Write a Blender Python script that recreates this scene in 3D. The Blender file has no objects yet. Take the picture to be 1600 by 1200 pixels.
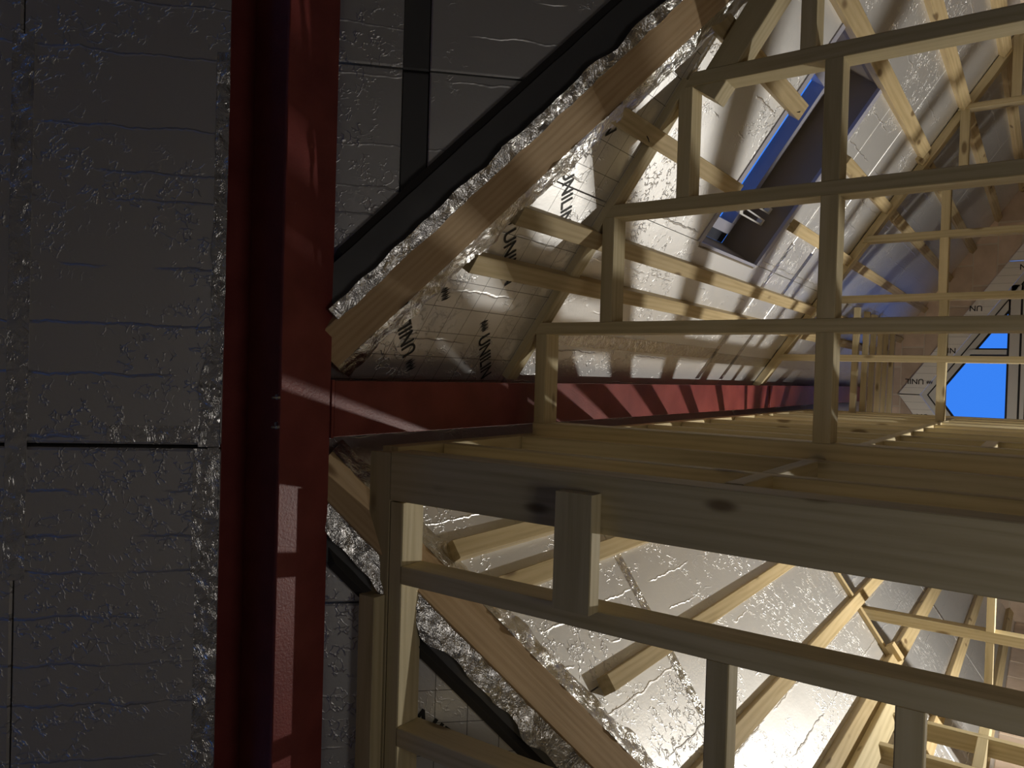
import bpy, bmesh, math, random
from mathutils import Vector, Matrix, noise
random.seed(7)
C = bpy.context.scene
col = C.collection
V = Vector

# ------------------------------------------------------------------ camera, sky, floodlight, fill light, exposure
# x = to the right, y = along the red ridge beam, z = up; the lens is the origin, the deck is 1.75 below it
cam = bpy.data.cameras.new('camera'); cam_o = bpy.data.objects.new('camera', cam); col.objects.link(cam_o)
cam.sensor_width = 36; cam.lens = 36 * 1201 / 1600; cam.clip_start = 0.02
cam_o.matrix_world = Matrix(((0.029, 0.999, 0.014, 0), (0.573, -0.005, -0.820, 0), (-0.819, 0.032, -0.573, 0), (0, 0, 0, 1)))
cam_o.rotation_mode = 'QUATERNION'
cam_o.rotation_quaternion = cam_o.matrix_world.to_quaternion().normalized()
C.camera = cam_o

world = bpy.data.worlds.new('dusk_sky'); C.world = world; world.use_nodes = True
wt = world.node_tree; wt.nodes.clear()
wo = wt.nodes.new('ShaderNodeOutputWorld'); wb = wt.nodes.new('ShaderNodeBackground')
wc = wt.nodes.new('ShaderNodeTexCoord'); wn = wt.nodes.new('ShaderNodeTexNoise'); wr = wt.nodes.new('ShaderNodeValToRGB')
wn.inputs['Scale'].default_value = 7; wn.inputs['Detail'].default_value = 4
wt.links.new(wc.outputs['Generated'], wn.inputs['Vector']); wt.links.new(wn.outputs['Fac'], wr.inputs['Fac'])
wr.color_ramp.elements[0].position = .56; wr.color_ramp.elements[0].color = (.042, .225, .90, 1)
wr.color_ramp.elements[1].position = .86; wr.color_ramp.elements[1].color = (.20, .42, .95, 1)
wt.links.new(wr.outputs['Color'], wb.inputs['Color']); wb.inputs['Strength'].default_value = 1.0
wt.links.new(wb.outputs['Background'], wo.inputs['Surface'])

# the builders' LED floodlight standing on the deck in the wing, tilted up and towards us
LAMP_AT = V((-1.15, 5.3, -1.52)); LAMP_DIR = V((.14, .02, .99)).normalized()
ll = bpy.data.lights.new('floodlight_beam', 'AREA'); ll.shape = 'DISK'; ll.size = .09; ll.energy = 92; ll.color = (1, .965, .885)
lo = bpy.data.objects.new('floodlight_beam', ll); lo.matrix_basis = LAMP_DIR.to_track_quat('-Z', 'Y').to_matrix().to_4x4(); lo.location = LAMP_AT; col.objects.link(lo)

# unseen fill light added low in the near room, lifting the faces towards us
nl_ = bpy.data.lights.new('near_room_fill', 'POINT'); nl_.energy = 18; nl_.shadow_soft_size = .35; nl_.color = (1, .95, .90)
no_ = bpy.data.objects.new('near_room_fill', nl_); no_.location = (-.42, .55, -1.38); col.objects.link(no_)

C.view_settings.view_transform = 'Standard'; C.view_settings.look = 'None'
C.view_settings.gamma = 1; C.view_settings.exposure = 0; C.view_settings.use_curve_mapping = False
C.cycles.max_bounces = 10; C.cycles.diffuse_bounces = 6; C.cycles.glossy_bounces = 6

# ------------------------------------------------------------------ materials
def new_mat(name, color=(.5, .5, .5), rough=.5, metal=0.0, spec=.5):
    m = bpy.data.materials.new(name); m.use_nodes = True
    b = m.node_tree.nodes['Principled BSDF']
    b.inputs['Base Color'].default_value = (*color, 1); b.inputs['Roughness'].default_value = rough
    b.inputs['Metallic'].default_value = metal; b.inputs['Specular IOR Level'].default_value = spec
    return m, m.node_tree, b
class G:                                     # tiny node-graph helper
    def __init__(s, nt): s.nt = nt
    def n(s, t, **kw):
        x = s.nt.nodes.new(t)
        for k, v in kw.items():
            if hasattr(x, k): setattr(x, k, v)
        return x
    def l(s, a, b): s.nt.links.new(a, b)
    def math(s, op, a, b=None, c=None):
        x = s.n('ShaderNodeMath', operation=op)
        for i, v in enumerate((a, b, c)):
            if v is None: continue
            if isinstance(v, (int, float)): x.inputs[i].default_value = v
            else: s.l(v, x.inputs[i])
        return x.outputs[0]
    def noise(s, vec, scale, detail=2, rough=.5, dist=0):
        x = s.n('ShaderNodeTexNoise'); x.inputs['Scale'].default_value = scale; x.inputs['Detail'].default_value = detail
        x.inputs['Roughness'].default_value = rough; x.inputs['Distortion'].default_value = dist
        s.l(vec, x.inputs['Vector']); return x
    def ramp(s, fac, stops):
        x = s.n('ShaderNodeValToRGB'); e = x.color_ramp.elements
        while len(e) < len(stops): e.new(.5)
        for i, (p, c) in enumerate(stops):
            e[i].position = p; e[i].color = (*c, 1) if len(c) == 3 else c
        s.l(fac, x.inputs['Fac']); return x.outputs['Color']
    def smooth(s, v, a, b, lo=0., hi=1.):
        x = s.n('ShaderNodeMapRange', interpolation_type='SMOOTHSTEP')
        for i, q in enumerate((a, b, lo, hi)): x.inputs[1 + i].default_value = q
        s.l(v, x.inputs[0]); return x.outputs[0]
    def mapping(s, vec, scale=(1, 1, 1), rot=(0, 0, 0)):
        x = s.n('ShaderNodeMapping'); x.inputs['Scale'].default_value = scale; x.inputs['Rotation'].default_value = rot
        s.l(vec, x.inputs['Vector']); return x.outputs['Vector']

def wood_mat(name, light, mid, dark, green=0.0, rough=.62):
    m, nt, b = new_mat(name, mid, rough, 0, .3); g = G(nt)
    tc = g.n('ShaderNodeTexCoord'); oi = g.n('ShaderNodeObjectInfo')
    add = g.n('ShaderNodeVectorMath', operation='ADD'); cx = g.n('ShaderNodeCombineXYZ')
    g.l(g.math('MULTIPLY', oi.outputs['Random'], 37.), cx.inputs[0]); g.l(g.math('MULTIPLY', oi.outputs['Random'], 11.3), cx.inputs[1])
    g.l(g.math('MULTIPLY', oi.outputs['Random'], 5.7), cx.inputs[2])
    g.l(tc.outputs['Object'], add.inputs[0]); g.l(cx.outputs[0], add.inputs[1]); vec = add.outputs[0]
    long_ = g.mapping(vec, (1.1, 16, 16)); fine = g.mapping(vec, (6, 190, 190))
    n1 = g.noise(long_, 1.6, 3, .55, .9); n2 = g.noise(fine, 1, 2)
    rings = g.n('ShaderNodeTexWave', wave_type='BANDS', bands_direction='Y'); rings.inputs['Scale'].default_value = 2.1
    rings.inputs['Distortion'].default_value = 9; rings.inputs['Detail'].default_value = 2; rings.inputs['Detail Scale'].default_value = .8
    g.l(g.mapping(vec, (.45, 6, 6)), rings.inputs['Vector'])
    f = g.math('ADD', g.math('MULTIPLY', n1.outputs['Fac'], .62), g.math('MULTIPLY', rings.outputs['Fac'], .16))
    f = g.math('ADD', f, g.math('MULTIPLY', n2.outputs['Fac'], .2))
    c = g.ramp(f, [(.22, dark), (.5, mid), (.78, light)])
    vo = g.n('ShaderNodeTexVoronoi'); vo.inputs['Scale'].default_value = 1.0; vo.inputs['Randomness'].default_value = 1
    g.l(g.mapping(vec, (3.0, 8, 8)), vo.inputs['Vector'])
    kn = g.smooth(vo.outputs['Distance'], .07, .17, 1, 0)
    mix = g.n('ShaderNodeMix', data_type='RGBA'); g.l(g.math('MULTIPLY', kn, .85), mix.inputs[0]); g.l(c, mix.inputs[6])
    mix.inputs[7].default_value = (dark[0] * .38, dark[1] * .30, dark[2] * .25, 1)
    hv = g.n('ShaderNodeHueSaturation'); g.l(mix.outputs[2], hv.inputs['Color'])
    g.l(g.math('MULTIPLY_ADD', oi.outputs['Random'], .30, .86), hv.inputs['Value'])
    g.l(hv.outputs['Color'], b.inputs['Base Color'])
    bp = g.n('ShaderNodeBump'); bp.inputs['Strength'].default_value = .25; bp.inputs['Distance'].default_value = .004
    g.l(f, bp.inputs['Height']); g.l(bp.outputs['Normal'], b.inputs['Normal'])
    return m
PINE = wood_mat('pale_pine', (.66, .57, .38), (.58, .49, .30), (.44, .36, .20))
BATTEN = wood_mat('batten_pine', (.62, .50, .30), (.54, .42, .23), (.40, .30, .15))
OAKY = wood_mat('brown_timber', (.56, .40, .24), (.49, .34, .19), (.38, .25, .12))

def foil_mat(name, printed=False, rough=.45, line=1.0, crinkle=1.0, color=(.82, .81, .80), metal=.84, m0=.47):
    m, nt, b = new_mat(name, color, rough, metal); g = G(nt)
    tc = g.n('ShaderNodeTexCoord'); vec = tc.outputs['Object']
    sx = g.n('ShaderNodeSeparateXYZ'); g.l(vec, sx.inputs[0])
    # long creases that run down the length of a board
    wob = g.noise(vec, 9, 3, .6)
    u = g.math('ADD', sx.outputs['X'], g.math('MULTIPLY', wob.outputs['Fac'], .035))
    v1 = g.n('ShaderNodeTexVoronoi', voronoi_dimensions='1D', feature='DISTANCE_TO_EDGE'); v1.inputs['Scale'].default_value = 7
    g.l(u, v1.inputs['W'])
    ridge = g.smooth(v1.outputs['Distance'], .0, .03, 1, 0)
    mask = g.smooth(g.noise(vec, 2.3, 2).outputs['Fac'],  m0, m0 + .09)
    lines = g.math('MULTIPLY', ridge, mask)
    # small crinkles in patches
    dv = g.n('ShaderNodeVectorMath', operation='ADD'); ns = g.noise(vec, 14, 3, .6)
    sc = g.n('ShaderNodeVectorMath', operation='SCALE'); sc.inputs['Scale'].default_value = .09
    g.l(ns.outputs['Color'], sc.inputs[0]); g.l(vec, dv.inputs[0]); g.l(sc.outputs[0], dv.inputs[1])
    v2 = g.n('ShaderNodeTexVoronoi', feature='DISTANCE_TO_EDGE'); v2.inputs['Scale'].default_value = 34; g.l(dv.outputs[0], v2.inputs['Vector'])
    cr = g.smooth(v2.outputs['Distance'], 0, .10, 1, 0)
    m2 = g.math('MULTIPLY', g.smooth(g.noise(vec, 2.6, 3).outputs['Fac'], .42, .6), g.smooth(g.noise(vec, 24, 1).outputs['Fac'], .47, .58))
    cr = g.math('MULTIPLY', cr, m2)
    swell = g.noise(vec, 4.5, 2)
    grain = g.noise(vec, 90, 2)
    h = g.math('ADD', g.math('MULTIPLY', lines, .9 * line), g.math('MULTIPLY', cr, .75 * crinkle))
    h = g.math('ADD', h, g.math('MULTIPLY', swell.outputs['Fac'], .6))
    h = g.math('ADD', h, g.math('MULTIPLY', grain.outputs['Fac'], .08))
    bp = g.n('ShaderNodeBump'); bp.inputs['Strength'].default_value = .55; bp.inputs['Distance'].default_value = .008
    g.l(h, bp.inputs['Height']); g.l(bp.outputs['Normal'], b.inputs['Normal'])
    if printed:                              # a thin printed 10 cm grid
        k = {'wing': 1.2207, 'main': 1.0}[printed]
        def gl(c, s, off):
            fr = g.math('FRACT', g.math('ADD', g.math('MULTIPLY', c, s), off))
            return g.math('LESS_THAN', g.math('ABSOLUTE', g.math('SUBTRACT', fr, .5)), .012)
        if printed == 'wing': a, c2 = gl(sx.outputs['X'], 12.2, .9), gl(sx.outputs['Y'], 10., .44)
        else: a, c2 = gl(sx.outputs['X'], 10., .25), gl(sx.outputs['Y'], 14.1, .2)
        gr = g.math('MAXIMUM', a, c2)
        mx = g.n('ShaderNodeMix', data_type='RGBA'); g.l(g.math('MULTIPLY', gr, .8), mx.inputs[0])
        mx.inputs[6].default_value = (*color, 1); mx.inputs[7].default_value = (.06, .055, .05, 1); g.l(mx.outputs[2], b.inputs['Base Color'])
    return m
FOIL = foil_mat('foil_facing')
FOILP = foil_mat('printed_foil', 'wing', line=.5)
FOILG = foil_mat('window_board_facing', 'wing', line=.3, crinkle=.3, metal=0., color=(.92, .90, .86))
FOILM = foil_mat('printed_foil_main', 'main', line=.2, crinkle=.3)
FOILD = foil_mat('dull_foil', rough=.5, line=2.2, crinkle=1.2, m0=.36, color=(.70, .68, .66))
TAPE, tnt, tb = new_mat('foil_tape', (.80, .79, .77), .24, 1.0)
tg = G(tnt); ttc = tg.n('ShaderNodeTexCoord')
tn = tg.noise(ttc.outputs['Object'], 26, 4, .65, 1.2)
tbp = tg.n('ShaderNodeBump'); tbp.inputs['Strength'].default_value = .7; tbp.inputs['Distance'].default_value = .012
tg.l(tn.outputs['Fac'], tbp.inputs['Height']); tg.l(tbp.outputs['Normal'], tb.inputs['Normal'])

DTAPE = new_mat('dark_tape', (.17, .17, .17), .38, .6)[0]
RED, rnt, rb = new_mat('red_oxide_paint', (.27, .055, .045), .42, 0, .45)
rg = G(rnt); rtc = rg.n('ShaderNodeTexCoord')
rn = rg.noise(rtc.outputs['Object'], 130, 3, .7); rn2 = rg.noise(rtc.outputs['Object'], 7, 3)
rg.l(rg.ramp(rn2.outputs['Fac'], [(.3, (.17, .030, .026)), (.7, (.25, .052, .043))]), rb.inputs['Base Color'])
rbp = rg.n('ShaderNodeBump'); rbp.inputs['Strength'].default_value = .35; rbp.inputs['Distance'].default_value = .003
rg.l(rn.outputs['Fac'], rbp.inputs['Height']); rg.l(rbp.outputs['Normal'], rb.inputs['Normal'])
STEEL = new_mat('zinc_steel', (.5, .5, .5), .35, 1)[0]
INK = new_mat('black_ink', (.018, .017, .016), .55)[0]
DECK = new_mat('dusty_dark_deck', (.20, .17, .13), .8)[0]
ROUGHWALL = new_mat('bare_plaster_wall', (.36, .34, .32), .9)[0]
DARK = new_mat('dark_roof_void', (.05, .045, .04), .9)[0]
NAVY = new_mat('dark_sash_paint', (.05, .055, .075), .4)[0]
GREYF = new_mat('grey_window_frame', (.72, .71, .69), .4)[0]
SEAL = new_mat('black_gasket', (.015, .015, .017), .6)[0]
WHITE = new_mat('white_plastic', (.78, .78, .77), .35)[0]
PLY = new_mat('brown_reveal_board', (.30, .25, .19), .7)[0]
ALU = new_mat('pale_trim', (.44, .44, .53), .45, .1)[0]
PANEL = new_mat('dark_panel', (.02, .022, .024), .3)[0]
GLASS, gnt, gb = new_mat('clear_glass', (1, 1, 1), .0); gb.inputs['Transmission Weight'].default_value = 1; gb.inputs['IOR'].default_value = 1.02
BLOCK, bnt, bb = new_mat('concrete_block', (.40, .31, .24), .9, 0, .2); bg_ = G(bnt); btc = bg_.n('ShaderNodeTexCoord'); boi = bg_.n('ShaderNodeObjectInfo')
bn1 = bg_.noise(btc.outputs['Object'], 5, 4); bn2 = bg_.noise(btc.outputs['Object'], 60, 3)
bhv = bg_.n('ShaderNodeHueSaturation'); bg_.l(bg_.ramp(bn1.outputs['Fac'], [(.3, (.58, .455, .36)), (.7, (.74, .60, .49))]), bhv.inputs['Color'])
bg_.l(bg_.math('MULTIPLY_ADD', boi.outputs['Random'], .3, .85), bhv.inputs['Value']); bg_.l(bhv.outputs['Color'], bb.inputs['Base Color'])
bbp = bg_.n('ShaderNodeBump'); bbp.inputs['Strength'].default_value = .4; bbp.inputs['Distance'].default_value = .005
bg_.l(bn2.outputs['Fac'], bbp.inputs['Height']); bg_.l(bbp.outputs['Normal'], bb.inputs['Normal'])
MORTAR = new_mat('mortar', (.68, .60, .51), .95)[0]

# ------------------------------------------------------------------ object helpers
def mesh_obj(name, verts, faces, mat, parent=None, M=None, smooth=False):
    me = bpy.data.meshes.new(name); me.from_pydata([tuple(v) for v in verts], [], faces); me.update()
    bm = bmesh.new(); bm.from_mesh(me); bmesh.ops.recalc_face_normals(bm, faces=bm.faces); bm.to_mesh(me); bm.free()
    me.materials.append(mat)
    if smooth:
        for p in me.polygons: p.use_smooth = True
    return link(name, me, parent, M)
def link(name, me, parent=None, M=None):
    o = bpy.data.objects.new(name, me); col.objects.link(o)
    M = M or Matrix.Identity(4)
    if parent: o.parent = parent; M = world_of(parent).inverted() @ M
    o.matrix_basis = M
    return o
def world_of(o):
    M = o.matrix_basis.copy()
    return world_of(o.parent) @ M if o.parent else M
def tag(o, label, cat, group=None):
    o['label'] = label; o['category'] = cat
    if group: o['group'] = group
    return o
def empty(name, loc, label=None, cat=None, group=None):
    o = bpy.data.objects.new(name, None); col.objects.link(o); o.location = loc; o.matrix_basis = Matrix.Translation(loc); o.empty_display_size = .1
    if label: tag(o, label, cat, group)
    return o
def frame(p0, p1, side):
    """x along the piece, y towards `side`, z the rest; origin in the middle"""
    x = (V(p1) - V(p0)).normalized(); y = V(side); y = (y - x * y.dot(x)).normalized(); z = x.cross(y)
    M = Matrix((x, y, z)).transposed().to_4x4(); M.translation = (V(p0) + V(p1)) / 2; return M
def octo(w, d, c):
    a, b = w / 2, d / 2
    return [(a - c, -b), (a, -b + c), (a, b - c), (a - c, b), (-a + c, b), (-a, b - c), (-a, -b + c), (-a + c, -b)]
def timber(name, p0, p1, w, d, side, mat=None, parent=None, cut0=0., cut1=0., cham=.0025, taper=None):
    """sawn bar from p0 to p1: w wide towards `side`, d the other way; cut0/cut1 slope the ends (along y)"""
    L = (V(p1) - V(p0)).length; M = frame(p0, p1, side); sec = octo(w, d, cham); n = len(sec)
    vs = [(-L / 2 + cut0 * y, y, z) for y, z in sec] + [(L / 2 + cut1 * y, y, z) for y, z in sec]
    fs = [[i, (i + 1) % n, n + (i + 1) % n, n + i] for i in range(n)] + [list(range(n))[::-1], list(range(n, 2 * n))]
    return mesh_obj(name, vs, fs, mat or PINE, parent, M)
def box(name, lo, hi, mat, parent=None, ch=.0015):
    lo, hi = V(lo), V(hi); d = hi - lo; ax = max(range(3), key=lambda i: d[i])
    o = [(1, 2), (2, 0), (0, 1)][ax]; c = (lo + hi) / 2
    p0 = c.copy(); p1 = c.copy(); p0[ax] = lo[ax]; p1[ax] = hi[ax]; s = V((0, 0, 0)); s[o[0]] = 1
    return timber(name, p0, p1, d[o[0]], d[o[1]], s, mat, parent, cham=min(ch, min(d) * .2))
def clip(poly, a, b, c):                     # keep a*x + b*y <= c
    out = []
    for i in range(len(poly)):
        p, q = poly[i - 1], poly[i]; fp, fq = a * p[0] + b * p[1] - c, a * q[0] + b * q[1] - c
        if (fp <= 0) != (fq <= 0):
            t = fp / (fp - fq); out.append((p[0] + t * (q[0] - p[0]), p[1] + t * (q[1] - p[1])))
        if fq <= 0: out.append(q)
    return out
def area(p): return abs(sum(p[i - 1][0] * p[i][1] - p[i][0] * p[i - 1][1] for i in range(len(p)))) / 2
def shrink(p, k):
    c = (sum(x for x, y in p) / len(p), sum(y for x, y in p) / len(p)); r = []
    for x, y in p:
        d = math.hypot(x - c[0], y - c[1]); f = max(0, (d - k * 1.4)) / d if d else 1
        r.append((c[0] + (x - c[0]) * f, c[1] + (y - c[1]) * f))
    return r
def rect(x0, x1, y0, y1): return [(x0, y0), (x1, y0), (x1, y1), (x0, y1)]
class Plane:
    """roof slope z = k + ax*x + ay*y, seen from below; n points up through it"""
    def __init__(s, k, ax, ay): s.k, s.ax, s.ay = k, ax, ay; s.n = V((-ax, -ay, 1)).normalized()
    def at(s, x, y, off=0.): return V((x, y, s.k + s.ax * x + s.ay * y)) + s.n * off
def slab(name, plane, poly, off, thick, mat, parent, gap=.0025, edge=.004):
    """flat panel lying on the slope, its lower arris eased"""
    if area(poly) < 4e-4: return None
    p0, p1 = shrink(poly, gap + edge), shrink(poly, gap); n = len(poly)
    vs = [plane.at(x, y, off) for x, y in p0] + [plane.at(x, y, off + edge) for x, y in p1] + [plane.at(x, y, off + thick) for x, y in p1]
    fs = [list(range(n))[::-1], list(range(2 * n, 3 * n))]
    for k in (0, n): fs += [[k + i, k + (i + 1) % n, k + n + (i + 1) % n, k + n + i] for i in range(n)]
    return mesh_obj(name, vs, fs, mat, parent)
def ribbon(name, a, b, wdir, ndir, w, mat, parent, amp=.012, seed=0, nu=90, nv=7, rag=.25):
    """crumpled foil strip from a to b, w wide along wdir, puckered along ndir"""
    vs = []; fs = []; a, b, wdir, ndir = V(a), V(b), V(wdir).normalized(), V(ndir).normalized()
    L = (b - a).length
    for i in range(nu + 1):
        t = i / nu; e = 1 + rag * noise.noise((t * L * 9, seed, 0))
        for j in range(nv + 1):
            q = j / nv; p = a + (b - a) * t + wdir * (w * q * e)
            h = noise.noise((p.x * 16 + seed, p.y * 16, p.z * 16)) + .6 * noise.noise((p.x * 45, p.y * 45 + seed, p.z * 45))
            p = p + ndir * (amp * h) + (b - a).normalized() * (amp * .5 * noise.noise((p.x * 30, seed + 5, p.z * 30)))
            vs.append(p)
    for i in range(nu):
        for j in range(nv):
            k = i * (nv + 1) + j; fs.append([k, k + 1, k + nv + 2, k + nv + 1])
    return mesh_obj(name, vs, fs, mat, parent, smooth=True)
_txt = {}
def text_mesh(s):
    if s not in _txt:
        cu = bpy.data.curves.new('printed_lettering', 'FONT'); cu.body = s; cu.size = 1; cu.align_x = 'LEFT'; cu.offset = .012
        ob = bpy.data.objects.new('t', cu); col.objects.link(ob); bpy.context.view_layer.update()
        me = bpy.data.meshes.new_from_object(ob.evaluated_get(bpy.context.evaluated_depsgraph_get()))
        me.name = 'printed_lettering'; me.materials.clear(); me.materials.append(INK)
        bpy.data.objects.remove(ob); bpy.data.curves.remove(cu); _txt[s] = me
    return _txt[s]
def emblem_mesh():
    if '#' not in _txt:                       # three pointed zig-zag strokes side by side
        vs = []; fs = []
        for k in range(3):
            x = k * .30; pts = [(x, .55 - .12 * k), (x + .16, .78 - .10 * k), (x + .10, .30 - .02 * k), (x + .34, .62 + .02 * k), (x + .30, .95 - .1 * k), (x + .42, .60), (x + .38, .20), (x + .16, -.02 + .04 * k), (x + .20, .42 - .05 * k)]
            b = len(vs); 
            quads = [((x, .45), (x + .10, .80), (x + .14, .50), (x + .04, .10)), ((x + .10, .80), (x + .16, .74), (x + .26, .34), (x + .20, .26)), ((x + .20, .26), (x + .26, .34), (x + .32, .98), (x + .26, .66))]
            for q in quads:
                b = len(vs); vs += [(px, py, 0) for px, py in q]; fs.append([b, b + 1, b + 2, b + 3])
        me = bpy.data.meshes.new('printed_emblem'); me.from_pydata(vs, [], fs); me.materials.append(INK); _txt['#'] = me
    return _txt['#']
def print_on(parent, p, direction, viewer, size, s='UNILIN', emblem=True, lift=.0016):
    """flat lettering at p reading along `direction`, facing `viewer`"""
    z = V(viewer).normalized(); x = V(direction); x = (x - z * x.dot(z)).normalized(); y = z.cross(x)
    R = Matrix((x, y, z)).transposed().to_4x4()
    if emblem:
        link('printed_emblem', emblem_mesh(), parent, Matrix.Translation(V(p) + z * lift) @ R @ Matrix.Scale(size * .8, 4))
        p = V(p) + x * size * 1.0
    link('printed_lettering', text_mesh(s), parent, Matrix.Translation(V(p) + z * lift) @ R @ Matrix.Scale(size, 4))

# ------------------------------------------------------------------ the setting: roof slopes
XR = -.12                                     # line of the red ridge beam
RW = Plane(1.80, -.70, 0); LW = Plane(1.968, .70, 0)          # wing slopes right and left of the ridge
MF = Plane(1.78 + 1.52, 0, -1.0)                              # main slope beyond the red cross beam
MN = Plane(1.80 + 1.52, 0, -1.0)                              # the same slope on our side of it
ZR = 1.884; YV = 1.52 + 1.78 - ZR             # apex of the two valleys
GY = 9.8                                      # gable wall
def vy(x): return YV + .7 * abs(x - XR)       # y of the valley at x
def structure(name, label):
    o = empty(name, (0, 0, 0)); o['kind'] = 'structure'; o['label'] = label; return o
SK = (.636, 1.506, 3.44, 4.26)                # roof window opening x0 x1 y0 y1
ceil_r = structure('ceiling_right', 'foil faced slope right of the red ridge beam, with the roof window')
ceil_l = structure('ceiling_left', 'foil faced slope left of the red ridge beam, lit from below')
ceil_m = structure('ceiling_far', 'dark foil faced slope beyond the red cross beam, on both sides of the valleys')
ceil_n = structure('ceiling_near', 'dim foil faced slope on the near side of the red cross beam')
def cells(xs, ys):
    for i in range(len(xs) - 1):
        for j in range(len(ys) - 1): yield rect(xs[i], xs[i + 1], ys[j], ys[j + 1])
def minus_rect(p, r):
    x0, x1, y0, y1 = r
    yield clip(p, 1, 0, x0); p = clip(p, -1, 0, -x0)
    if p: yield clip(p, -1, 0, -x1); p = clip(p, 1, 0, x1)
    if p: yield clip(p, 0, 1, y0)
    if p: yield clip(p, 0, -1, -y1)
# roof deck above the boards, so that no sky leaks in
def deck(plane, poly, parent, off=.105, th=.03): slab('roof_deck', plane, poly, off, th, DARK, parent, 0, .001)
for q in minus_rect(clip(rect(XR, 4.4, 1.55, GY + .4), .7, -1, -(YV - .14) + .7 * XR), (SK[0] - .06, SK[1] + .06, SK[2] - .06, SK[3] + .06)):
    if q: deck(RW, q, ceil_r)
deck(LW, clip(rect(-4.6, XR, 1.55, GY + .4), -.7, -1, -(YV - .14) - .7 * XR), ceil_l)
for s in (1, -1):
    deck(MF, clip(clip(rect(-4.4, 4.2, 1.535, 4.6), -s, 0, -s * XR), -.7 * s, 1, YV - .7 * s * XR + .06), ceil_m, .12)
deck(MN, rect(-4.4, 4.2, -2.2, 1.44), ceil_n, .12)

xs_r = [-.043, .38, .53, .865, 1.205, 1.535, 1.84, 2.16, 2.62, 3.2, 4.2]
ys_r = [1.545, 2.545, 4.58, 5.0, 5.83, 7.6, GY]
print_boards = []
for p in cells(xs_r, ys_r):
    prt = p[2][1] < 2.6
    p = clip(p, .7, -1, -YV + .7 * XR - .03)
    for q in minus_rect(p, SK):
        if q and len(q) > 2:
            o = slab('insulation_board', RW, q, 0, .09, FOILP if prt else FOIL, ceil_r)
            if prt and o: print_boards.append((q, o)); o['label'] = 'board with a printed grid and lettering'
xs_l = [-4.4, -3.4, -2.85, -2.42, -2.08, -1.745, -1.40, -1.06, -.715, -.585, -.197]
ys_l = [1.545, 2.86, 5.3, 7.1, GY]
for p in cells(xs_l, ys_l):
    p = clip(p, -.7, -1, -YV - .7 * XR - .03)
    if p: slab('insulation_board', LW, p, 0, .09, FOIL, ceil_l)
main_print = None
for p in cells([-4.2, -2.6, -1.45, -.7, .05, .9, 2.1, 4.0], [1.531, 1.69, 1.745, 2.4, 3.4, 4.4]):
    strip = abs(p[2][1] - 1.745) < 1e-6
    for s in (1, -1):
        q = clip(p, -s, 0, -s * XR)
        q = clip(q, -.7 * s * 1.0, 1, YV - .7 * s * XR - .055) if q else q
        if q and len(q) > 2:
            dark = s < 0
            pr_ = dark and p[0][0] < -.6 and p[2][1] > 1.7
            o = slab('foil_tape' if strip and s > 0 else 'insulation_board', MF, q, .012 if strip and s > 0 else 0, .08, DTAPE if strip and s > 0 else (FOILM if pr_ else FOIL), ceil_m)
            if pr_ and o and -1.45 < min(x for x, y in q) + .01 < -.69: main_print = main_print or o
for p in cells([-4.2, -2.6, -.24, 2.2, 4.0], [-2.0, -.3, .965, 1.352]):
    slab('insulation_board', MN, p, 0, .09, FOILD, ceil_n, .004, .006)

# printed lettering on the right slope (read from below)
dn = -RW.n
def rw(x, y): return RW.at(x, y)
def owner(x, y):
    best = min(print_boards, key=lambda t: (sum(a for a, b in t[0]) / len(t[0]) - x) ** 2 + (sum(b for a, b in t[0]) / len(t[0]) - y) ** 2); return best[1]
DA = (rw(1.18, 0) - rw(0, 1.25)); DB = -DA                     # the two reading directions
for (x, y, d, s, e) in [(.002, 1.965, DA, 'UNILIN', True), (.185, 2.205, DB, 'UNILIN', True), (.235, 1.945, DA, 'U', True),
                        (.52, 2.02, DB, 'UNILIN', True), (.735, 2.135, DB, 'UNILIN', True), (.965, 2.14, DB, 'UNILIN', False)]:
    z = dn; xd = (d - z * d.dot(z)).normalized(); yd = z.cross(xd)
    print_on(owner(x, y), rw(x, y) - yd * .03, d, dn, .076, s, e)
dm = -MF.n
md = (MF.at(.115, -.105) - MF.at(0, 0))
print_on(main_print, MF.at(-1.215, 1.937), md, dm, .095, 'UNILIN', False)

# tape along and across the joints
def tape(parent, plane, poly, off=-.0012): return slab('foil_tape', plane, poly, off, .001, TAPE, parent, 0, .0004)
tape(ceil_r, RW, rect(.125, .185, 2.75, 4.6)); tape(ceil_r, RW, rect(.10, .16, 4.6, 5.9))
for y in (4.58, 5.0, 5.83): tape(ceil_r, RW, rect(.0, .36, y - .03, y + .03)); tape(ceil_r, RW, rect(.54, .8, y - .03, y + .03))
for a, b in ((-1.02, -.72), (-1.35, -1.07), (-1.7, -1.42)): tape(ceil_l, LW, rect(a, b, 2.84, 2.90))
tape(ceil_l, LW, rect(-1.95, -1.7, 7.08, 7.13))
tape(ceil_n, MN, rect(-.228, -.18, 1.13, 1.342)); tape(ceil_n, MN, rect(-.62, -.245, 1.296, 1.348)); tape(ceil_n, MN, rect(-.24, -.06, 1.305, 1.348))
tape(ceil_n, MN, rect(-.06, .9, 1.325, 1.35)); tape(ceil_n, MN, rect(-1.3, -.62, 1.305, 1.35)); tape(ceil_n, MN, rect(-.62, .9, .945, .985))
for i, (x0, x1, y) in enumerate([(-1.2, -.62, 1.338), (-.62, -.24, 1.335), (-.24, .05, 1.335), (.05, .9, 1.34)]):
    ribbon('foil_fold', MN.at(x0, y + .012, -.006), MN.at(x1, y + .012, -.006), (0, -1, 1), -MN.n, .035 if i != 2 else .05, TAPE, ceil_n, .006, 31 + i, 60, 6, .5)

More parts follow.
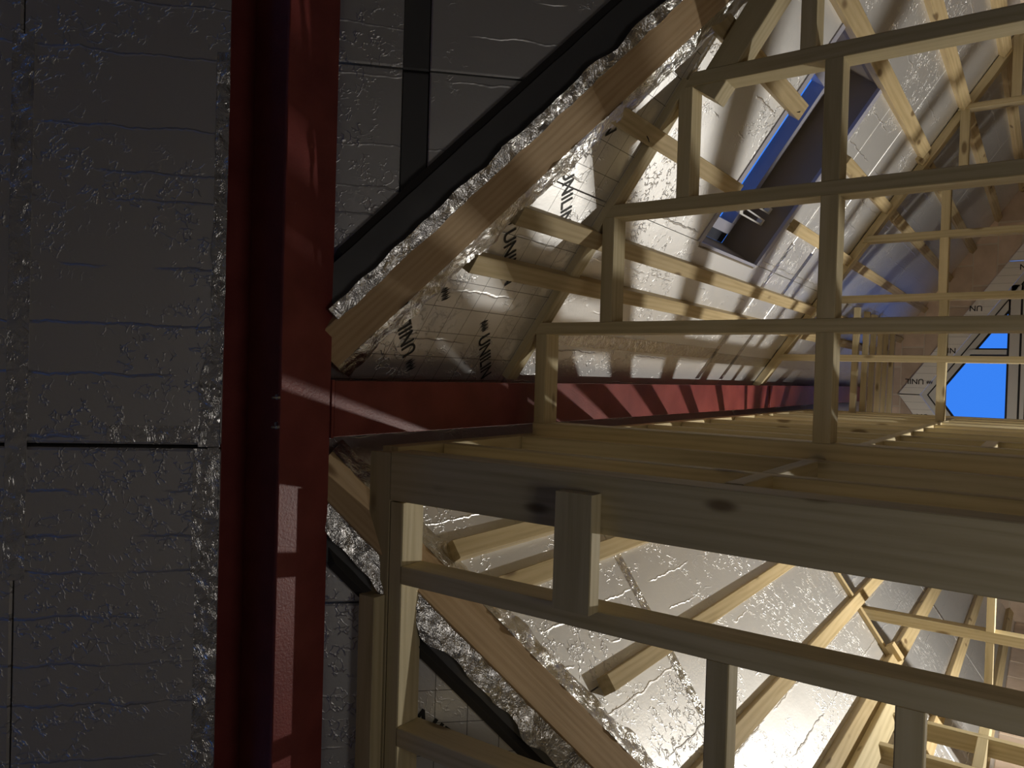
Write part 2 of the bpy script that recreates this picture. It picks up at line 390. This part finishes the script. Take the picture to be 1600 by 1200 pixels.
# ------------------------------------------------------------------ gable wall, gable window, other walls, floor
wall_far = structure('wall_far', 'brown concrete block gable wall around the peaked window')
class Wall:                                   # gable face: (x, z) in the plane y = GY
    def at(s, x, z, off=0.): return V((x, GY + off, z))
GW = Wall()
def rt(x): return min(1.80 + .04 - .70 * x, 1.968 + .04 + .70 * x)
def gable_parts(p, inner):
    for s in (1, -1):
        q = clip(p, -s, 0, -s * -.12)
        if not q: continue
        q = clip(q, .7, 1, 1.84) if s > 0 else clip(q, -.7, 1, 2.008)
        if q and inner is not None:
            c = inner; q = clip(q, -.7 * s, -1, -(c + .7 * s * -.11)) if s > 0 else clip(q, .7, -1, -(c + .7 * .11))
        if q and len(q) > 2 and area(q) > 2e-4: yield s, q
WB = 1.418                                    # apex height of the board-lined opening
row = 0; z = -1.75
while z < 2.0:
    x = -4.3 - (row % 2) * .225
    while x < 4.2:
        for s, q in gable_parts(rect(x, x + .45, z, z + .225), WB):
            slab('block', GW, q, 0, .10, BLOCK, wall_far, .008, .003)
        x += .45
    z += .225; row += 1
for s, q in gable_parts(rect(-4.4, 4.3, -1.75, 2.0), WB):
    slab('mortar_bed', GW, q, .0035, .10, MORTAR, wall_far, 0, .002)
win = structure('window_1', 'peaked gable window with grey frames against blue dusk sky')
AX = -.11
def vband(s, t0, t1, x0, x1):                 # band parallel to the roof between two apex heights
    f = lambda x, c: (x, c - .7 * s * (x - AX))
    return [f(x0, t0), f(x1, t0), f(x1, t1), f(x0, t1)]
for s, segs in ((1, ((AX, .62), (.62, 1.35), (1.35, 2.6))), (-1, ((AX, -.8), (-.8, -1.7), (-1.7, -2.8)))):
    for x0, x1 in segs:
        o = slab('insulation_board', GW, vband(s, 1.418, 1.195, x0 - s * (.012 if x0 == AX else 0), x1), -.03, .03, FOILG, wall_far, .003, .003)
        for px_, pz_, t, up in {(1, AX): ((.065, 1.075, 'UNIL', 1), (.36, .985, 'LIN', -1)), (1, .62): ((.88, .62, 'UN', 1), (1.31, .17, 'LIN', 1)), (-1, AX): ((-.33, 1.10, 'UN', 1),)}.get((s, x0), ()):
            print_on(o, V((px_, GY - .03, pz_)), V((0, 0, up)), V((0, -1, 0)), .085, t, s > 0 and px_ < .2)
for s, xe in ((1, 2.6), (-1, -2.8)):
    for nm, t0, t1, y0, th, mt in (('frame_rail', 1.195, 1.13, .0, .10, GREYF), ('gasket', 1.13, 1.115, .015, .08, SEAL), ('sash_rail', 1.115, 1.045, .02, .08, GREYF), ('gasket', 1.045, 1.02, .03, .05, SEAL)):
        slab(nm, GW, vband(s, t0, t1, AX, xe), y0, th, mt, win, 0, .002)
for x in (.378, -.598, 1.42, -1.64):
    top = 1.03 - .7 * abs(x - AX)
    if top > .24:
        box('mullion', (x - .026, GY + .0, .387), (x + .026, GY + .09, top + .05), GREYF, win); box('gasket', (x - .042, GY + .03, .387), (x + .042, GY + .07, top + .03), SEAL, win)
for z0, z1, mt, dy in ((.275, .365, GREYF, 0), (.365, .385, SEAL, .02), (.255, .275, SEAL, .02), (.215, .255, GREYF, .0), (.20, .215, SEAL, .02)):
    xa = (1.12 - z0) / .7
    box('transom' if mt is GREYF else 'gasket', (AX - xa, GY + dy, z0), (AX + xa, GY + .08, z1), mt, win)
slab('glass_pane', GW, [(AX - 1.05, .37), (AX + 1.05, .37), (AX, 1.06)], .05, .008, GLASS, win, 0, .001)
box('lower_panel', (AX - 2.6, GY + .04, -1.75), (AX + 2.6, GY + .07, .205), PANEL, win)

floor = box('floor', (-4.4, -2.2, -1.81), (4.2, GY + .2, -1.75), DECK); floor['kind'] = 'structure'; floor['label'] = 'bare chipboard deck under the partitions'
def swall(name, lo, hi, label, mat=FOIL):
    o = box(name, lo, hi, mat); o['kind'] = 'structure'; o['label'] = label
class Side:
    """eaves wall at x = c: (y, z) in its plane, thickness outwards"""
    def __init__(s, c, d): s.c, s.d = c, d
    def at(s, y, z, off=0.): return V((s.c + s.d * off, y, z))
for nm, c, d, lab in (('wall_left', -2.49, -1, 'low concrete block eaves wall under the left slope'), ('wall_right', 2.27, 1, 'low concrete block eaves wall under the right slope')):
    w = structure(nm, lab); pn = Side(c, d); top = .22
    for r in range(9):
        z0 = top - .225 * (r + 1); y = 3.4 - (r % 2) * .225
        while y < GY - .02:
            slab('block', pn, rect(max(3.4, y), min(y + .45, GY), max(-1.75, z0), z0 + .225), 0, .10, BLOCK, w, .008, .003); y += .45
    slab('mortar_bed', pn, rect(3.4, GY, -1.75, top), .0035, .10, MORTAR, w, 0, .002)
swall('wall_near', (-4.4, -2.2, -1.75), (4.2, -2.1, 6.0), 'plain wall behind the viewer', ROUGHWALL)
swall('wall_near_left', (-4.45, -2.2, -1.75), (-4.35, 4.6, 3.6), 'plain side wall left of the viewer', ROUGHWALL)
swall('wall_near_right', (4.15, -2.2, -1.75), (4.25, 4.6, 3.6), 'plain side wall right of the viewer', ROUGHWALL)

# ------------------------------------------------------------------ roof window on the right slope
sk = structure('window_2', 'tilting roof window in the right slope with brown reveals and a white stay')
x0, x1, y0, y1 = SK
def sbar(name, xa, xb, ya, yb, o0, o1, mat): return slab(name, RW, rect(xa, xb, ya, yb), o0, o1 - o0, mat, sk, 0, .003)
D = .24
sbar('reveal_board', x1, x1 + .02, y0, y1, 0, D, PLY); sbar('reveal_board', x0 - .02, x0, y0, y1, 0, D, PLY)
sbar('reveal_board', x0, x1, y1, y1 + .02, 0, D, PLY); sbar('reveal_board', x0, x1, y0 - .02, y0, 0, D, PLY)
sbar('edge_trim', x0, x1 + .05, y1 - .005, y1 + .045, -.006, .012, ALU); sbar('edge_trim', x1, x1 + .05, y0 - .03, y1 + .0, -.006, .012, ALU)
sbar('edge_trim', x0 - .01, x0 + .002, y0, y1, -.004, .01, ALU); sbar('edge_trim', x0, x1, y0 - .04, y0 + .002, -.006, .012, ALU)
for a in ((x0, x0 + .05, y0, y1), (x1 - .06, x1, y0, y1), (x0 + .05, x1 - .06, y0, y0 + .06), (x0 + .05, x1 - .06, y1 - .06, y1)):
    sbar('outer_frame', *a, D, D + .06, NAVY)
a0, a1, b0, b1 = x0 + .05, x1 - .06, y0 + .06, y1 - .06
for a in ((a0, a0 + .05, b0, b1), (a1 - .05, a1, b0, b1), (a0 + .05, a1 - .05, b0, b0 + .05), (a0 + .05, a1 - .05, b1 - .05, b1)):
    sbar('sash_rail', *a, D - .03, D + .05, ALU)
sbar('glass_pane', a0 + .04, a1 - .04, b0 + .04, b1 - .04, D + .02, D + .03, GLASS)
sbar('glazing_bar', x0 + .19, x0 + .215, y0 + .02, y1 - .1, D - .04, D, WHITE)
def arm(dx, L):                                # slotted white plastic arm of the stay
    outer = [(0, .0), (L, .0), (L + .03, .02), (L, .042), (0, .035)]
    inner = [(.03, .008), (L - .04, .008), (L - .015, .02), (L - .04, .034), (.03, .028)]
    ax_ = V((0, -1, 0)); ay_ = V((1, 0, -.70)).normalized(); base = RW.at(.792 + dx, y1 - .01, .10)
    n = len(outer); P = []; fs = []
    for pts in (outer, inner):
        for o in (0, .03): P += [base + ax_ * u + ay_ * v + RW.n * o for u, v in pts]
    for i in range(n):
        j = (i + 1) % n
        fs += [[i, j, 2 * n + j, 2 * n + i], [n + i, n + j, 3 * n + j, 3 * n + i], [i, j, n + j, n + i], [2 * n + i, 2 * n + j, 3 * n + j, 3 * n + i]]
    mesh_obj('stay_arm', P, fs, WHITE, sk)
arm(0, .36); arm(.058, .26)

# ------------------------------------------------------------------ red steel beams
def bolt(parent, c, axis, r=.011):
    z = V(axis).normalized(); M = z.to_track_quat('Z', 'Y').to_matrix().to_4x4(); M.translation = c
    vs = []; n = 6
    for h, rr in ((0, r), (.009, r), (.009, r * .55), (.022, r * .5)): vs += [(rr * math.cos(i * math.tau / n), rr * math.sin(i * math.tau / n), h) for i in range(n)]
    fs = [list(range(n))[::-1], list(range(3 * n, 4 * n))]
    for k in (0, n, 2 * n): fs += [[k + i, k + (i + 1) % n, k + n + (i + 1) % n, k + n + i] for i in range(n)]
    mesh_obj('bolt', vs, fs, STEEL, parent, M)
HB = 1.709; HT = 1.982
cb = empty('steel_girder', (0, 1.44, HB), 'red painted steel cross beam spanning the picture between the two foil slopes', 'steel beam', 'red steel beams')
box('bottom_flange', (-4.2, 1.352, HB), (4.0, 1.529, HB + .012), RED, cb, .002); box('top_flange', (-4.2, 1.352, HT - .012), (4.0, 1.529, HT), RED, cb, .002)
cweb = box('web', (-4.2, 1.436, HB + .012), (4.0, 1.444, HT - .012), RED, cb, .001)
for x in (-.165, -.085):
    bolt(cweb, V((x, 1.436, HB + .10)), (0, -1, 0)); bolt(cb, V((x, 1.351, HB + .006)), (0, -1, 0), .006)
rbm = empty('steel_girder', (XR, 1.55, HB), 'red painted steel ridge beam running away from the cross beam, striped by stud shadows', 'steel beam', 'red steel beams')
def ibeam(parent, ya, yb, hb, w=.165):
    box('bottom_flange', (XR - w / 2, ya, hb), (XR + w / 2, yb, hb + .012), RED, parent, .002)
    box('top_flange', (XR - w / 2, ya, HT - .012), (XR + w / 2, yb, HT), RED, parent, .002)
    box('web', (XR - .004, ya, hb + .012), (XR + .004, yb, HT - .012), RED, parent, .001)
ibeam(rbm, 1.545, 5.87, HB)
box('end_plate', (XR - .085, 1.530, HB - .004), (XR + .085, 1.540, HT - .02), RED, rbm)
rb2 = empty('steel_girder', (XR, 5.89, HB), 'farther length of red steel ridge beam, spliced on beyond the first and reaching the gable', 'steel beam', 'red steel beams')
ibeam(rb2, 5.89, GY - .03, HB + .01)
box('splice_plate', (XR - .08, 5.80, HB - .008), (XR + .08, 5.868, HB - .001), RED, rb2)

# ------------------------------------------------------------------ valley rafters with crumpled foil
for s, lab in ((1, 'broad brown valley rafter climbing to the upper right corner, edged with crumpled foil'), (-1, 'broad brown valley rafter on the lower side, behind the stud frame below the ridge')):
    e = V((s, .7, -.7)).normalized(); side = e.cross(V((0, 0, 1))).normalized() * (-1); nn = side.cross(e)
    nn = nn if nn.z > 0 else -nn
    P0 = V((XR, YV, ZR)); hang = .035 if s > 0 else .014; a = P0 + e * .24 - nn * hang; b = P0 + e * 3.6 - nn * hang
    r = empty('valley_rafter', a, lab, 'rafter', 'valley rafters')
    timber('timber', a + nn * .05, b + nn * .05, .125, .10, side, OAKY, r)
    if side.y < 0: side = -side              # side now points to the far (wing) side
    ws = LW.n if s < 0 else RW.n
    a2 = a + side * .060 + nn * .03; b2 = b + side * .060 + nn * .03
    wd = side - ws * side.dot(ws)
    ribbon('foil_flap', a2 + nn * -.03, b2 + nn * -.03, wd * .95 + nn * .22, -nn, .10, TAPE, r, .012, 3 + s, 220, 8, .45)
    up_ = -.006 if s > 0 else .008; a3 = a - side * .060 + nn * up_; b3 = b - side * .060 + nn * up_
    wd2 = -side - MF.n * (-side).dot(MF.n)
    ribbon('foil_flap', a3 + e * .10, b3, -side + nn * (.25 if s > 0 else .5), -nn, .042 if s > 0 else .07, TAPE, r, .008, 9 + s, 220, 8, .5)
    ribbon('valley_tape', a3 + e * .12 + nn * .035 - side * .01, b3 + nn * .035 - side * .01, wd2, -MF.n, .10, DTAPE, r, .002, 15 + s, 120, 4, .03)

# ------------------------------------------------------------------ roof battens along both slopes
def batten(plane, xa, xb, ya, yb, label, group, proud=.042, up=.0, mat=None, tilt=0.):
    xm = (xa + xb) / 2; w = abs(xb - xa) * 1.2207
    o = .5 * (-proud + .01)
    ax_ = V((1, 0, plane.ax)).normalized()
    t = timber('roof_batten', plane.at(xm, ya, o), plane.at(xm + tilt, yb, o), w, proud + .01, ax_, mat or BATTEN)
    return tag(t, label, 'batten', group)
gR, gL = 'battens along the right slope', 'battens along the left slope'
R_ = 'right slope roof batten, '
batten(RW, .338, .392, 1.93, GY, R_ + 'first out from the red beam', gR)
batten(RW, .497, .551, 2.02, GY, R_ + 'second out from the ridge beam, just below the roof window', gR)
batten(RW, .835, .890, 2.20, 3.395, R_ + 'third out, short length from the valley to the roof window', gR)
batten(RW, .835, .890, 4.34, GY, R_ + 'third out, length beyond the roof window', gR)
batten(RW, 1.175, 1.235, 2.40, 3.50, R_ + 'fourth out, sawn end hanging over the roof window', gR)
batten(RW, 1.175, 1.230, 4.40, GY, R_ + 'fourth out, length beyond the roof window', gR)
batten(RW, 1.495, 1.560, 2.62, 5.62, R_ + 'fifth out, near length right of the roof window', gR)
batten(RW, 1.475, 1.535, 5.63, GY, R_ + 'fifth out, far length lapped on at the farther stud frame', gR)
batten(RW, 1.80, 1.855, 2.85, GY, R_ + 'sixth out, crossing the top right corner', gR)
batten(RW, 2.10, 2.155, 3.05, GY, R_ + 'seventh and lowest, at the top right edge', gR)
L_ = 'left slope roof batten, '
batten(LW, -.612, -.560, 1.90, GY, L_ + 'first out from the ridge, sawn end by the valley rafter', gL)
batten(LW, -.742, -.688, 1.99, GY, L_ + 'second out from the ridge, partly behind the upright noggin', gL)
batten(LW, -1.090, -1.040, 2.33, GY, L_ + 'third out, with a blunt sawn end over bright foil', gL, .05)
batten(LW, -1.435, -1.380, 2.5, GY, L_ + 'fourth out, in the middle of the lower opening', gL)
batten(LW, -1.765, -1.695, 2.75, GY, L_ + 'fifth out, meeting the short sloping strut', gL, .05)
batten(LW, -2.10, -2.045, 3.0, GY, L_ + 'sixth out, near the block gable', gL)
batten(LW, -2.43, -2.375, 3.25, GY, L_ + 'seventh and lowest, beside the block gable', gL)
tag(timber('roof_strut', LW.at(-1.18, 5.29, -.014), LW.at(-1.70, 5.29, -.014), .04, .026, (0, 1, 0), BATTEN), 'thin sloping strut on the left slope between the fourth and fifth battens', 'strut')
tag(timber('roof_strut', LW.at(-1.655, 5.29, -.055), LW.at(-1.74, 5.29, -.055), .07, .05, (0, 1, 0), BATTEN), 'short pointed block at the foot of the thin sloping strut', 'block')

def bent_nail(parent, plane, x, y, dx, dy):
    a = plane.at(x, y, -.0335); b = plane.at(x + dx * .5, y + dy * .45, -.046); c = plane.at(x + dx, y + dy, -.038)
    n = []
    for p, q in ((a, b), (b, c)): n.append((p, q))
    vs = []; fs = []
    for p, q in n:
        d = (q - p).normalized(); u = d.orthogonal().normalized() * .0018; w = d.cross(u); k = len(vs)
        vs += [p + u, p + w, p - u, p - w, q + u, q + w, q - u, q - w]; fs += [[k + i, k + (i + 1) % 4, k + 4 + (i + 1) % 4, k + 4 + i] for i in range(4)] + [[k, k + 1, k + 2, k + 3], [k + 4, k + 5, k + 6, k + 7]]
    mesh_obj('bent_nail', vs, fs, SEAL, parent)
bl = [x for x in col.objects if x.name.startswith('roof_batten')]
bent_nail(bl[2], RW, .862, 2.42, -.02, .07); bent_nail(bl[2], RW, .862, 2.86, -.02, .09); bent_nail(bl[4], RW, 1.205, 3.47, -.02, -.05)

# ------------------------------------------------------------------ stud partitions
def rake_cut(o): return o
# right frame across the wing
Y0, T = 2.515, .095
pr = empty('stud_frame', (.6, Y0, -1.75), 'near stud frame right of the ridge, stepped up to the right slope with bright noggins', 'partition', 'timber stud partitions')
def stud(p, xa, xb, ya, yb, zb, zt, slope=0., name='stud'):
    """upright; `slope` cuts its top to a rake along x"""
    return timber(name, ((xa + xb) / 2, (ya + yb) / 2, zb), ((xa + xb) / 2, (ya + yb) / 2, zt), abs(xb - xa), abs(yb - ya), (1, 0, 0), PINE, p, 0, slope)
def nog(p, xa, xb, ya, yb, za, zb, name='noggin'): return timber(name, (xa, (ya + yb) / 2, (za + zb) / 2), (xb, (ya + yb) / 2, (za + zb) / 2), abs(yb - ya), zb - za, (0, 1, 0), PINE, p)
ZB = -1.70
for xa, xb, zt in ((.154, .199, 1.645), (.580, .626, 1.350), (1.003, 1.052, 1.050), (1.425, 1.472, .74), (1.85, 1.897, .44), (2.28, 2.325, .15)):
    stud(pr, xa, xb, Y0, Y0 + T, ZB, zt, -.7)
stud(pr, -.246, -.190, Y0, Y0 + T, ZB, 1.652)
for xa, xb, z in ((-.190, .154, 1.602), (.199, .580, 1.323), (.626, 1.003, 1.038), (1.472, 1.85, .45)):
    nog(pr, xa, xb, Y0, Y0 + T, z, z + .048, 'head_noggin')
nog(pr, 1.052, 1.425, Y0, Y0 + T, .634, .682)
for xa, xb in ((-.190, .154), (.199, .580), (.626, 1.003)): nog(pr, xa, xb, Y0, Y0 + T, .550, .604)
timber('rake_plate', RW.at(-.01, Y0 + .035, -.006), RW.at(1.04, Y0 + .035, -.006), .07, .045, (0, 1, 0), PINE, pr)
timber('rake_plate', RW.at(1.03, Y0 + .053, -.10), RW.at(2.9, Y0 + .053, -.10), .094, .09, (0, 1, 0), PINE, pr)
box('sole_plate', (-.25, Y0, -1.75), (3.0, Y0 + T, -1.70), PINE, pr, .003)

# long frame running away under the ridge beam
lp = empty('stud_frame', (-.28, 4.2, -1.75), 'long stud frame running away under the red ridge beam, studs overlapping', 'partition', 'timber stud partitions')
XA, XB = -.332, -.238
YS = (2.004, 2.462, 2.66, 2.90, 3.20, 3.58, 4.01, 4.44, 4.87, 5.29, 5.71, 6.13, 6.56, 6.95)
for yb in YS:
    stud(lp, XA, XB, yb - .046, yb, ZB, 1.635)
ys = [1.735] + [y for y in YS[:-1] if y != 2.66]
for i in range(len(ys) - 1):
    timber('noggin', ((XA + XB) / 2, ys[i], .584), ((XA + XB) / 2, ys[i + 1] - .046, .584), .095, .046, (1, 0, 0), PINE, lp)
for ya, yb in ((3.58, 3.964),): timber('noggin', ((XA + XB) / 2, ya, .195), ((XA + XB) / 2, yb, .195), .095, .05, (1, 0, 0), PINE, lp)
box('head_plate', (XA, 1.74, 1.637), (XB, 6.95, 1.700), PINE, lp, .002)
box('sole_plate', (XA, 1.74, -1.75), (XB, 6.95, -1.70), PINE, lp, .002)

# left frame right behind the cross beam
Y1 = 1.64
pl = empty('stud_frame', (-.8, Y1, -1.75), 'nearest stud frame left of the ridge, with the wide post and bright edged head plate', 'partition', 'timber stud partitions')
prof = [(Y1, 1.571), (Y1, 1.652), (Y1 + .006, 1.646), (Y1 + .078, 1.573)]     # top plate planed off to lie under the slope
mesh_obj('head_plate', [(x, y, z) for x in (-2.7, -.244) for y, z in prof], [[0, 1, 2, 3], [4, 5, 6, 7]] + [[i, (i + 1) % 4, 4 + (i + 1) % 4, 4 + i] for i in range(4)], PINE, pl)
box('binder', (-2.7, Y1 + .002, 1.519), (-.386, Y1 + .094, 1.569), PINE, pl, .003)
stud(pl, -.382, -.240, Y1, Y1 + .093, ZB, 1.568, name='post')
for xa, xb in ((-.620, -.568), (-1.093, -1.038), (-1.56, -1.505), (-2.02, -1.97)): stud(pl, xa, xb, Y1, Y1 + .093, ZB, 1.517)
nog(pl, -.568, -.283, Y1 - .048, Y1 - .001, .872, .976)
nog(pl, -1.038, -.620, Y1, Y1 + .062, .550, .602); nog(pl, -1.038, -.620, Y1, Y1 + .042, .172, .224); nog(pl, -1.505, -1.093, Y1, Y1 + .093, .935, .987)
box('packing_plate', (-2.0, Y1 - .047, 1.575), (-.66, Y1 - .002, 1.64), PINE, pl, .003)
box('sole_plate', (-2.7, Y1, -1.75), (-.244, Y1 + .093, -1.70), PINE, pl, .003)

# farther frames
Q = 5.72
pq = empty('stud_frame', (.8, Q, -1.75), 'farther stud frame right of the ridge, seen through the near one before the gable', 'partition', 'timber stud partitions')
for xa, xb, zt in ((.150, .195, 1.63), (.560, .605, 1.35), (.967, 1.013, 1.07), (1.375, 1.42, .78), (1.782, 1.817, .53), (2.19, 2.235, .21)): stud(pq, xa, xb, Q, Q + .09, ZB, zt, -.7)
for xa, xb, z in ((-.232, .150, .556), (.195, .560, .556), (.605, .967, .565), (1.013, 1.375, .563), (1.42, 1.782, .474), (1.817, 2.19, .2)): nog(pq, xa, xb, Q, Q + .09, z, z + .052)
timber('rake_plate', RW.at(-.03, Q + .06, -.03), RW.at(2.7, Q + .06, -.03), .09, .05, (0, 1, 0), PINE, pq)
box('sole_plate', (-.23, Q, -1.75), (3.0, Q + .09, -1.70), PINE, pq, .003)

S = 5.36
ps = empty('stud_frame', (-1.6, S, -1.75), 'farther stud frame left of the ridge, in front of the block gable', 'partition', 'timber stud partitions')
for xa, xb, zt in ((-1.515, -1.452, .94), (-1.12, -1.07, 1.2), (-.70, -.65, 1.45), (-1.96, -1.90, .60)) : stud(ps, xa, xb, S, S + .09, ZB, zt, .7)
nog(ps, -1.452, -1.12, S, S + .09, .218, .262); nog(ps, -1.90, -1.515, S, S + .09, .218, .262); nog(ps, -1.07, -.70, S, S + .09, .218, .262)
box('sole_plate', (-3.0, S, -1.75), (-.33, S + .09, -1.70), PINE, ps, .003)

pd = empty('stud_frame', (-1.80, 4.6, -1.75), 'low stud frame under the left slope, running along it below the fifth batten', 'partition', 'timber stud partitions')
DY = (2.90, 3.31, 3.72, 4.13, 4.54, 4.95)
for y in DY: timber('stud', (-1.795, y - .0235, ZB), (-1.795, y - .0235, .675), .09, .047, (1, 0, 0), PINE, pd, 0, .7)
for a, b in zip(DY[:-1], DY[1:]): timber('noggin', (-1.795, a, .215), (-1.795, b - .047, .215), .09, .047, (1, 0, 0), PINE, pd)
timber('top_plate', LW.at(-1.80, 2.85, -.075), LW.at(-1.80, 5.2, -.075), .10, .045, (1, 0, .7), PINE, pd)
box('sole_plate', (-1.84, 2.85, -1.75), (-1.75, 5.2, -1.70), PINE, pd, .003)

# ------------------------------------------------------------------ ceiling joists near the gable
for i, (y, dz) in enumerate(((6.6, 0), (7.0, 0), (7.32, 0), (7.66, 0), (7.95, 0), (8.25, -.01))):
    xe = .36 + .0 * i
    t = timber('ceiling_joist', (-.36, y, 1.285 + dz), (xe + .24, y, 1.27 + dz), .055, .045, (0, 1, 0), PINE)
    tag(t, 'short horizontal joist below the ridge near the gable, ' + ('nearest', 'second', 'third', 'fourth', 'fifth', 'farthest')[i] + ' of the six', 'joist', 'joists near the gable')
